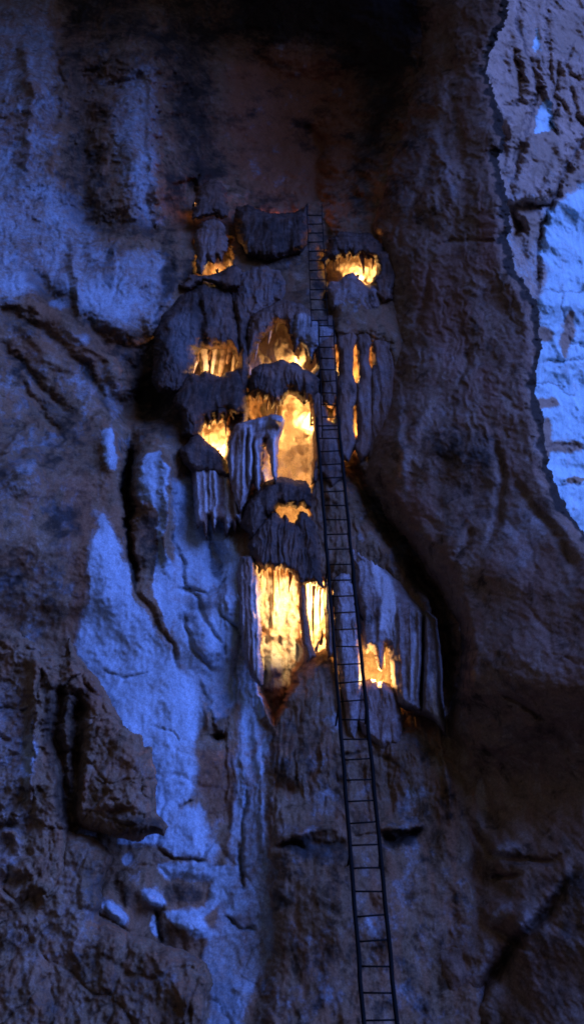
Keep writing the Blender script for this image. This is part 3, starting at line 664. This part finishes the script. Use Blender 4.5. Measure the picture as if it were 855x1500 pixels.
piece(D, 'drape', [(336, 640), (345, 621), (357, 618), (380, 612), (398, 606), (413, 609), (418, 618), (414, 632), (409, 645), (408, 672), (406, 700), (402, 709), (398, 696), (395, 668), (389, 652), (384, 668), (384, 702), (379, 725), (374, 714), (370, 706), (366, 722), (360, 738), (352, 752), (344, 735), (336, 700), (331, 670)], .85, .45, 7, (.45, .35, 0), .05, 7, 103, 1.5, fd_)
for x, y0, y1, r in ((350, 720, 764, 4), (362, 700, 748, 3.5)): stalactite(D, x, y0, y1, r, float(base_w(y0)) - .75, (.5, .4, 0))
# --- blue organ pipes below it
O = formation('organ_pipes', 'row of blue stone organ pipes under the tan drapery', 'stalactites', 318, 730)
def fo(p):
    for x, y0, y1, w_, v in ((288, 682, 770, 5, .7), (298, 684, 760, 3, .85), (308, 690, 745, 2.2, .6), (316, 684, 772, 4.2, .8), (332, 690, 768, 4.6, .85), (343, 704, 750, 2.4, .6), (349, 708, 776, 2.4, .7)):
        c = [(x + random.uniform(-2, 2), y0), (x + random.uniform(-2, 2), (y0 + y1) / 2), (x + random.uniform(-4, 5), y1 + random.uniform(-14, 10))]
        p.stroke(c, w_, random.uniform(.04, .13), False); p.line(0, c, w_ * .9, v)
piece(O, 'pipes', [(280, 690), (284, 674), (300, 678), (320, 684), (345, 694), (356, 708), (359, 740), (355, 778), (348, 764), (344, 785), (338, 768), (331, 790), (326, 766), (318, 762), (313, 782), (307, 758), (302, 790), (296, 770), (289, 776), (284, 740)], .4, .45, 10, (.25, .25, .1), .05, 6, 127, 1.6, fo)
# --- D: dark ledge with slot
E = formation('rock_ledge', 'dark domed rock ledge under the bright hollow, with a small glowing slot', 'ledge', 412, 725)
piece(E, 'ledge_cap', [(352, 768), (360, 742), (370, 718), (386, 706), (404, 699), (418, 698), (430, 703), (448, 704), (456, 722), (454, 744), (444, 748), (438, 741), (432, 747), (425, 741), (418, 745), (410, 742), (404, 750), (396, 756), (384, 772), (368, 790)], .75, .65, 14, (.06, .18, 0.65), .05, 4, 104)
piece(E, 'ledge_apron', [(362, 800), (372, 780), (388, 764), (398, 752), (406, 750), (412, 760), (418, 754), (423, 763), (430, 765), (435, 756), (441, 750), (452, 756), (462, 766), (468, 790), (470, 850), (474, 862), (460, 858), (446, 858), (440, 864), (433, 852), (430, 846), (424, 838), (414, 832), (404, 838), (396, 832), (388, 838), (380, 830), (372, 826)], .7, .5, 12, (.2, .12, 0.58), .10, 6, 105)
for x, y0, y1, r, t in ((376, 805, 850, 3, .7), (383, 800, 846, 3, .5), (390, 808, 842, 2.6, .6), (397, 805, 838, 3, .4), (404, 808, 846, 3, .5), (411, 812, 838, 2.6, .4), (417, 810, 846, 3, .3), (424, 818, 875, 4.5, .1), (431, 815, 860, 3, .7), (437, 830, 872, 3, .3)):
    stalactite(E, x, y0, y1, r, float(base_w(y0)) - .35, (t, .3, .1), random.uniform(-1, 1.5))
for x, y0, y1, r, t in ((386, 800, 872, 2.6, .3), (392, 800, 858, 2.2, .5), (401, 800, 866, 2.4, .2), (409, 805, 856, 2.0, .4), (415, 805, 868, 2.2, .3), (399, 808, 884, 3.6, .1), (422, 815, 892, 5, .05), (434, 820, 880, 2.8, .2), (428, 815, 868, 2.6, .2), (381, 805, 900, 2.2, .8)):
    stalactite(E, x, y0, y1, r, float(base_w(y0)) - .30, (t, .35, .2), random.uniform(-1, 1.5))
# --- columns framing the big hollow
K = formation('flowstone_column', 'dark slender stone column splitting the brightest lower hollow in two', 'column', 446, 905)
piece(K, 'shaft', [(435, 850), (447, 848), (450, 880), (452, 915), (458, 945), (463, 962), (448, 972), (442, 935), (438, 890)], .55, .35, 7, (.2, .35, .1), .05, 8, 106, 1.5)
K2 = formation('flowstone_column', 'narrow fluted column at the ladder side of the lower glowing gap', 'column', 476, 905)
piece(K2, 'shaft', [(474, 850), (484, 852), (487, 900), (488, 955), (480, 965), (476, 935), (474, 900)], .45, .35, 6, (.25, .3, .1), .05, 8, 107, 1.5)
for x, y0, y1, r, t in ((459, 858, 935, 2.6, .8), (463, 850, 880, 3, .5), (468, 855, 905, 2.8, .7), (454, 852, 900, 2.4, .6), (471, 945, 905, 3.5, .4), (464, 955, 915, 4, .5)):
    stalactite(K2, x, y0, y1, r, float(base_w(y0)) - .05, (t, .35, 0), random.uniform(-1, 2))
K3 = formation('cave_drapery', 'fluted bluish stone curtain along the near side of the large glowing hollow', 'drapery', 366, 900)
def fk3(p):
    for x in (354, 361, 368, 375): p.stroke([(x, 825), (x + 1, 900), (x + 4, 985)], 2.4, .06)
    for x, v in ((354, .5), (363, .2), (369, .6), (376, .65)): p.line(0, [(x, 825), (x + 1, 900), (x + 4, 985)], 2.6, v)
piece(K3, 'drape', [(344, 840), (354, 815), (368, 812), (378, 830), (380, 846), (385, 872), (380, 900), (384, 930), (381, 955), (387, 985), (385, 1008), (379, 1005), (368, 992), (358, 968), (350, 910)], .55, .5, 10, (.4, .25, .1), .07, 7, 108, 1.6, fk3)
# --- right flowstone curtain with small niche
F_ = formation('flowstone_curtain', 'wide fluted stone curtain right of the ladder with a small lit niche', 'curtain', 580, 960)
def ff(p):
    p.tint[..., 0] = .40
    p.paint(0, [(545, 820), (572, 850), (582, 890), (572, 925), (556, 920), (560, 880), (548, 850)], .95, 8)
    for x in (556, 585, 600, 612, 626, 637): p.stroke([(x, 880), (x + 1, 960), (x + random.uniform(-5, 8), 1030)], random.uniform(2.5, 5), random.uniform(.03, .12))
    p.stroke([(620, 890), (618, 960), (616, 1040)], 2.2, -.4); p.line(2, [(620, 890), (618, 960), (616, 1040)], 2.2, .9)
    for c, v in (([(606, 930), (606, 1020)], .75), ([(630, 990), (640, 1060)], .85), ([(586, 900), (588, 990)], .4)): p.line(0, c, 4, v)
    p.line(1, [(594, 880), (592, 1000)], 6, .5)
    p.paint(2, [(600, 868), (640, 900), (655, 1060), (642, 1050), (634, 930)], .4, 8)
piece(F_, 'curtain', [(500, 790), (520, 797), (545, 812), (572, 838), (600, 868), (622, 890), (642, 905), (648, 960), (650, 1010), (657, 1085), (646, 1075), (636, 1060), (622, 1052), (608, 1048), (592, 1040), (580, 1030), (574, 1010), (571, 985), (569, 955), (565, 946), (561, 972), (557, 984), (552, 980), (549, 960), (543, 952), (537, 958), (531, 946), (524, 890), (514, 840)], .45, lambda x, y: .45 + 1.0 * smooth(585, 612, x), 14, (.35, .2, .05), .05, 3, 109, 1.2, ff)
piece(F_, 'side_drape', [(486, 850), (498, 836), (514, 838), (524, 870), (529, 930), (530, 985), (528, 1040), (520, 1090), (508, 1075), (500, 1020), (492, 960)], .42, .5, 10, (.45, .25, .05), .05, 6, 131, 2)
for x, y0, y1, r in ((541, 938, 962, 2.2), (550, 940, 984, 3.4), (557, 940, 970, 2.2), (563, 942, 990, 2.6)): stalactite(F_, x, y0, y1, r, float(base_w(y0)) - .1, (.5, .35, .1), random.uniform(-1, 1))
piece(F_, 'niche_lip', [(520, 1012), (530, 1000), (540, 994), (550, 998), (560, 994), (572, 1002), (582, 1012), (590, 1050), (586, 1090), (560, 1100), (530, 1080), (520, 1040)], .35, .5, 14, (.35, .45, .05), .05, 5, 110)
# --- H: left dome and its fringe
H = formation('flowstone_dome', 'broad dark flowstone dome far left of the ladder, fringed with round stalactites', 'flowstone', 292, 490)
def fh(p):
    p.paint(0, [(248, 470), (270, 450), (290, 470), (292, 520), (270, 540), (250, 520)], .55, 16)
    p.paint(2, [(296, 430), (345, 430), (355, 510), (296, 512)], .5, 14); p.stroke([(296, 440), (294, 515)], 5, -.2)
piece(H, 'dome', [(224, 560), (226, 500), (238, 458), (262, 430), (298, 412), (335, 424), (350, 456), (358, 500), (356, 532), (346, 524), (338, 512), (326, 516), (316, 514), (304, 517), (296, 514), (288, 522), (282, 548), (270, 570), (250, 580), (232, 575)], .6, .8, 30, (.12, .1, 0.68), .08, 3.5, 111, fn=fh)
for x, y0, y1, r, t in ((280, 500, 552, 8, .9), (290, 505, 530, 4, .3), (299, 500, 552, 6.5, .7), (307, 505, 528, 4, .1), (313, 502, 552, 4.5, .9), (325, 500, 552, 7.5, .35), (335, 505, 534, 5, .2), (343, 500, 550, 5, .5)):
    stalactite(H, x, y0, y1, r, float(base_w(y0)) - .12 - wallbias(x), (t, .35, .1), random.uniform(-1, 1), tip=.35, jit=False)
piece(H, 'sill', [(255, 590), (266, 560), (280, 546), (292, 549), (302, 543), (312, 549), (322, 551), (334, 545), (346, 540), (358, 548), (366, 580), (360, 606), (344, 610), (326, 604), (312, 612), (300, 618), (286, 632), (268, 625)], .6, .6, 16, (.05, .12, 0.65), 0, 4, 112)
piece(H, 'rib', [(340, 440), (352, 428), (362, 448), (366, 520), (365, 600), (357, 645), (346, 622), (344, 560), (348, 500)], .45, .6, 12, (.12, .15, .55), .05, 5, 130, 3)
# --- N6 surround
S6 = formation('rock_shoulder', 'dark rock shoulder directly under the white hot glow beside the tan drapery', 'rock', 300, 670)
piece(S6, 'shoulder', [(262, 660), (280, 640), (292, 634), (300, 640), (306, 650), (314, 656), (320, 662), (328, 672), (337, 690), (340, 706), (326, 700), (300, 690), (282, 690), (268, 682)], .6, .5, 12, (.06, .15, .6), 0, 4, 113)
piece(S6, 'hood', [(262, 600), (280, 586), (310, 582), (340, 588), (350, 604), (344, 618), (338, 610), (331, 620), (325, 611), (318, 620), (312, 610), (306, 624), (300, 616), (294, 634), (284, 646), (268, 640)], .55, .6, 14, (.06, .15, .68), .06, 5, 129)
for x, y0, y1, r in ((304, 612, 636, 2.6), (310, 608, 632, 2.4), (322, 608, 628, 2.6), (330, 606, 664, 3.5)): stalactite(S6, x, y0, y1, r, float(base_w(y0)) - .1 - wallbias(x), (.5, .3, 0))
# --- N10
J = formation('dripstone_alcove', 'glowing alcove of ragged stalactites right of the upper ladder', 'stalactites', 515, 395)
piece(J, 'sill', [(476, 424), (484, 412), (498, 408), (510, 402), (516, 400), (526, 410), (536, 416), (548, 412), (560, 420), (562, 450), (545, 470), (510, 468), (482, 455)], .35, .6, 18, (.34, .1, .25), .05, 4, 114)
piece(J, 'hood', [(470, 380), (478, 352), (500, 340), (540, 342), (560, 360), (562, 392), (552, 388), (546, 378), (538, 384), (530, 374), (522, 380), (514, 372), (506, 380), (498, 374), (490, 384), (482, 380), (476, 392)], .45, .6, 16, (.06, .15, 0.65), .06, 5, 115)
for x, y0, y1, r in ((481, 374, 402, 3), (489, 370, 398, 3), (497, 370, 388, 2.4), (504, 368, 400, 3), (511, 368, 392, 2.8), (530, 370, 408, 3.2), (537, 372, 396, 2.6), (545, 372, 400, 3), (519, 368, 384, 2.2), (552, 376, 396, 2.6)):
    stalactite(J, x, y0, y1, r, float(base_w(y0)) - .05, (.4, .35, 0), random.uniform(-1, 1))
piece(J, 'jamb', [(546, 372), (556, 362), (572, 366), (582, 400), (576, 440), (560, 450), (548, 430), (546, 410), (551, 392)], .4, .6, 9, (.1, .15, .5), .05, 5, 128)  # strip of rock added to stop lamp light leaking out beside the alcove
# --- N11 column
Q = formation('stone_column', 'short squat stone column over a small yellow glow, highest on the far left', 'column', 308, 355)
piece(Q, 'shaft', [(286, 340), (294, 322), (312, 316), (328, 322), (333, 345), (334, 368), (328, 374), (324, 384), (319, 376), (312, 388), (305, 382), (300, 392), (295, 404), (287, 400), (284, 372)], .45, .5, 12, (.25, .25, .2), .06, 5, 116)
piece(Q, 'arch', [(282, 324), (284, 296), (292, 272), (306, 262), (322, 266), (332, 284), (336, 316), (324, 322), (312, 316), (296, 320)], .5, .6, 12, (.08, .15, .55), .04, 4, 118)
piece(Q, 'sill', [(262, 420), (280, 402), (296, 402), (310, 402), (322, 398), (332, 390), (346, 386), (356, 396), (352, 420), (330, 424), (298, 412), (278, 424)], .6, .5, 12, (.03, .1, .5), 0, 4, 117)
# --- middle boss between A and Q
G2 = formation('flowstone_boss', 'rounded bluish flowstone boss behind the upper bell', 'flowstone', 380, 420)
piece(G2, 'boss', [(340, 470), (336, 430), (344, 402), (365, 386), (392, 384), (414, 396), (424, 424), (420, 446), (396, 452), (372, 470), (358, 496)], .3, .7, 26, (.3, .1, .42), .10, 3.5, 119)
# --- N12 rim
K12 = formation('rock_basin', 'curved dark rock rim holding a dim orange glow at the foot of the chimney', 'rock', 405, 325)
piece(K12, 'rim', [(344, 300), (362, 300), (376, 306), (392, 312), (408, 314), (424, 311), (440, 304), (452, 298), (454, 340), (440, 372), (400, 384), (360, 376), (344, 340)], .5, .95, 16, (.08, .25, 0.68), .06, 3.5, 120)
# --- slits right of the ladder
SL = formation('slit_columns', 'cluster of thin stone columns right of the ladder with narrow orange slits between them', 'columns', 520, 570)
for nm, poly, sd in (('shaft', [(494, 462), (508, 456), (524, 466), (525, 496), (518, 512), (517, 545), (520, 558), (526, 572), (525, 586), (518, 598), (518, 630), (523, 650), (510, 678), (494, 670), (492, 620), (491, 562), (495, 548), (495, 518), (491, 500)], 121),
                     ('shaft', [(521, 466), (534, 456), (548, 470), (546, 500), (541, 512), (541, 534), (546, 546), (547, 600), (544, 660), (528, 678), (518, 655), (523, 636), (521, 612), (520, 585), (520, 566), (525, 552), (524, 528), (520, 500)], 122),
                     ('shaft', [(541, 472), (558, 462), (578, 484), (582, 560), (578, 630), (560, 676), (538, 672), (540, 600), (541, 548), (545, 534), (545, 518), (540, 500)], 123),
                     ('shaft', [(458, 466), (487, 460), (496, 496), (491, 512), (492, 530), (497, 552), (496, 578), (491, 592), (487, 599), (480, 597), (470, 592), (462, 520)], 124),
                     ('shaft', [(462, 586), (479, 594), (481, 616), (487, 619), (489, 598), (498, 586), (502, 640), (503, 700), (486, 718), (464, 692)], 125)):
    piece(SL, nm, poly, .35, .3 if sd < 124 else .5, 10, (.2, .22, .25 if sd < 124 else .5), .03, 5, sd, 1.0)

# ================================================================== LAMPS
LAMPC = (1.0, .54, .17)
def lamp(px, py, inset, power, label, col=LAMPC, aim=(0, -1)):
    """small show-cave floodlight standing in a pocket; inset = metres behind the general wall face"""
    w = float(base_w(py)) + inset - float(wallbias(np.array(px)))
    o = empty('cave_lamp', pt(px, py, w)); tag(o, label, 'lamp', 'floodlights hidden among the formations')
    bm = bmesh.new()
    bmesh.ops.create_cone(bm, cap_ends=True, segments=14, radius1=.028, radius2=.045, depth=.07)
    bmesh.ops.create_cone(bm, cap_ends=True, segments=10, radius1=.012, radius2=.012, depth=.08, matrix=Matrix.Translation((0, 0, -.07)))
    bmesh.ops.create_cone(bm, cap_ends=True, segments=14, radius1=.05, radius2=.05, depth=.006, matrix=Matrix.Translation((0, 0, -.112)))
    me = bpy.data.meshes.new('housing'); bm.to_mesh(me); bm.free(); me.materials.append(M_HOUS)
    h = bpy.data.objects.new('housing', me); COL.objects.link(h); h.parent = o
    bm = bmesh.new(); bmesh.ops.create_uvsphere(bm, u_segments=12, v_segments=8, radius=.036, matrix=Matrix.Translation((0, 0, .04)) @ Matrix.Diagonal((1, 1, .6, 1)))
    me = bpy.data.meshes.new('lens'); bm.to_mesh(me); bm.free(); me.materials.append(M_LENS)
    l = bpy.data.objects.new('lens', me); COL.objects.link(l); l.parent = o
    li = bpy.data.lights.new('bulb', 'POINT'); li.energy = power; li.color = col; li.shadow_soft_size = .03
    lo = bpy.data.objects.new('bulb', li); COL.objects.link(lo); lo.parent = o; lo.location = (0, 0, .10)
    return o
LP = 3.2
def deep(px, py, gap): return wall_w(px, py) - float(base_w(py)) + float(wallbias(np.array(px))) - gap
for a in ((376, 888, .25, 85, 'small floodlight behind the bluish curtain, lighting the large lower hollow'),
          (441, 876, .35, 80, 'small floodlight behind the slender dark column of the lower hollow'),
          (478, 885, .45, 20, 'small floodlight behind the fluted column beside the ladder'),
          (547, 1001, .05, 26, 'small floodlight behind the lip of the curtain niche'),
          (420, 776, .15, 7, 'small floodlight in the slot of the dark domed ledge'),
          (428, 714, .2, 12, 'small floodlight behind the crown of the dark domed ledge'),
          (456, 616, deep(449, 620, .32), 20, 'small floodlight under the fringed lower bell'),
          (402, 614, .3, 9, 'small floodlight behind the top of the tan drapery'),
          (319, 662, deep(318, 656, .30), 15, 'small floodlight behind the dark rock shoulder'),
          (312, 556, .2, 10, 'small floodlight behind the sill of the broad dark dome'),
          (429, 534, deep(429, 531, .28), 5, 'small floodlight between the two bells'),
          (524, 405, deep(524, 402, .28), 13, 'small floodlight standing in the stalactite alcove'),
          (318, 397, deep(318, 394, .25), 5, 'small floodlight under the squat stone column'),
          (404, 316, deep(404, 312, .40), 5, 'dim floodlight behind the curved dark rim', (1.0, .28, .07)),
          (284, 302, .1, .5, 'faint floodlight behind the arch above the squat column', (1.0, .4, .12)),
          (484, 624, .2, 18, 'small floodlight glowing behind the rungs of the ladder'),
          (507, 548, .6, 24, 'small floodlight behind the first slit column'),
          (530, 625, .6, 22, 'small floodlight behind the second slit column')):
    lamp(*a[:3], a[3] * LP, *a[4:])

# ================================================================== LADDERS
def ladder(label, p0, p1, w0, w1, width, spacing, rail_r, name='ladder', strut=None, ties=()):
    a = pt(p0[0], p0[1], w0); e = pt(p1[0], p1[1], w1)
    ax = e - a; ln = ax.length; ax.normalize()
    side = Vector((1, 0, 0)); side = (side - ax * side.dot(ax)).normalized()
    o = empty(name, a); tag(o, label, 'ladder')
    def tube(nm, q0, q1, r, wob=0.0):
        bm = bmesh.new(); n = max(2, int((q1 - q0).length / .35) + 1); d = (q1 - q0).normalized()
        s1 = d.orthogonal().normalized(); s2 = d.cross(s1); rg = []
        for i in range(n):
            c = q0.lerp(q1, i / (n - 1)) + (s1 * math.sin(i * 1.7) + s2 * math.cos(i * 2.3)) * wob
            rg.append([bm.verts.new(c + (s1 * math.cos(t) + s2 * math.sin(t)) * r) for t in [k * math.pi / 4 for k in range(8)]])
        for i in range(n - 1):
            for j in range(8): bm.faces.new((rg[i][j], rg[i][(j + 1) % 8], rg[i + 1][(j + 1) % 8], rg[i + 1][j]))
        bm.faces.new(rg[0][::-1]); bm.faces.new(rg[-1])
        me = bpy.data.meshes.new(nm); bm.to_mesh(me); bm.free()
        for p in me.polygons: p.use_smooth = True
        return link(nm, me, M_STEEL, o)
    for sg in (-1, 1): tube('rail', a + side * sg * width / 2, e + side * sg * width / 2, rail_r, .006)
    k = .2
    while k < ln - .1:
        j = random.uniform(-.012, .012)
        tube('rung', a + ax * (k + j) - side * width / 2, a + ax * (k - j) + side * width / 2, .0135, .0)
        k += spacing
    for q in ties:
        for sg in (-1, 1):
            c = a + ax * q + side * sg * width / 2
            tube('tie_bar', c, c + Vector((sg * .03, .78, -.10)), .016)
    if strut:
        q0 = pt(*strut[0]); q1 = pt(*strut[1]); tube('bracket', q0, q1, .022)
    return o
def lw(py, off): return float(base_w(py)) - off
ladder('long dark steel ladder climbing the lower wall from the bottom edge to the cleft', (562, 1560), (479, 612), lw(1560, 1.0), lw(612, 1.0), .44, .35, .032, ties=(2.9, 5.4, 8.3, 11.0), strut=((519, 884, lw(884, 1.0)), (531, 908, lw(908, .5))))
ladder('short middle ladder beside the two bells, above the long one', (484, 640), (477, 470), lw(640, .8), lw(470, .8), .33, .35, .014)
ladder('faint upper ladder beside the stalactite alcove', (468, 478), (460, 300), lw(478, .7), lw(300, .7), .36, .35, .011)

# ================================================================== REST OF THE CAVE (out of view: roof and floor)
def sheet(name, pts_fn, nx, ny, mat):
    xs = np.linspace(0, 1, nx); ys = np.linspace(0, 1, ny); A_, B_ = np.meshgrid(xs, ys)
    v = pts_fn(A_, B_).reshape(-1, 3)
    idx = np.arange(nx * ny).reshape(ny, nx)
    q = np.stack([idx[:-1, :-1], idx[1:, :-1], idx[1:, 1:], idx[:-1, 1:]], -1).reshape(-1, 4)
    me = bpy.data.meshes.new(name); me.from_pydata(v.tolist(), [], q.tolist())
    for p in me.polygons: p.use_smooth = True
    at = me.color_attributes.new('tint', 'FLOAT_COLOR', 'POINT')
    at.data.foreach_set('color', np.tile(np.array((.05, .1, .2, 1), np.float32), len(v)))
    return tag(link(name, me, mat), kind='structure')
def roof(a, b_):
    y = 27 - b_ * 27; x = -24 + a * (28.5 + 16 * smooth(19.5, 14.5, y))  # unseen roof edge shaped to shade the upper wall and admit sun from the right
    z = 37.5 - 2.5 * ((b_ - .4) ** 2) + 1.2 * fbm(x * .25, y * .25, 4, 3) * 1.5
    return np.stack([x, y, z], -1)
sheet('cave_ceiling', roof, 60, 50, M_WALL)
def floor_(a, b_):
    x = (a - .5) * 800; y = 20 - b_ * 420 + 0 * a
    near = np.exp(-((x / 30) ** 2 + (y / 40) ** 2))
    z = .4 * fbm(x * .15, y * .15, 4, 5) * near - .3 + .0 * x
    return np.stack([x, y, z], -1)
sheet('ground', floor_, 160, 120, M_WALL)

# ================================================================== LIGHT, SKY, CAMERA
SUN_DIR = Vector((-.68, .57, -.46)).normalized()          # the way the daylight travels: in from the right, behind the visitor
sun = bpy.data.lights.new('daylight', 'SUN'); sun.energy = 4.7; sun.angle = R(45); sun.color = (.085, .215, 1.0)
so = bpy.data.objects.new('daylight', sun); COL.objects.link(so)
so.rotation_euler = SUN_DIR.to_track_quat('-Z', 'Y').to_euler(); so.location = (20, -10, 30)
wd = bpy.data.worlds.new('World'); SC.world = wd; wd.use_nodes = True
nt = wd.node_tree; bg = nt.nodes['Background']
sky = nn(nt, 'ShaderNodeTexSky', sky_type='NISHITA', sun_disc=False)
el = math.asin(-SUN_DIR.z); az = math.atan2(-SUN_DIR.x, -SUN_DIR.y)
sky.sun_elevation = el; sky.sun_rotation = az
hs = nn(nt, 'ShaderNodeHueSaturation'); hs.inputs['Saturation'].default_value = .15
nt.links.new(sky.outputs[0], hs.inputs['Color']); nt.links.new(hs.outputs[0], bg.inputs['Color'])
bg.inputs['Strength'].default_value = .022
cam = bpy.data.cameras.new('camera'); co = bpy.data.objects.new('camera', cam); COL.objects.link(co)
co.location = CAM.tolist(); co.rotation_euler = (R(90) + PITCH, 0, 0)
cam.sensor_fit = 'VERTICAL'; cam.sensor_height = 24; cam.lens = 12 * FOC / 750.0
cam.clip_end = 2000; cam.clip_start = .1
SC.camera = co
SC.view_settings.view_transform = 'Standard'; SC.view_settings.look = 'None'
SC.view_settings.exposure = 0.0; SC.view_settings.gamma = 1.0
SC.cycles.use_denoising = True; SC.cycles.filter_width = 1.8
SC.cycles.max_bounces = 6; SC.cycles.sample_clamp_indirect = 1.5
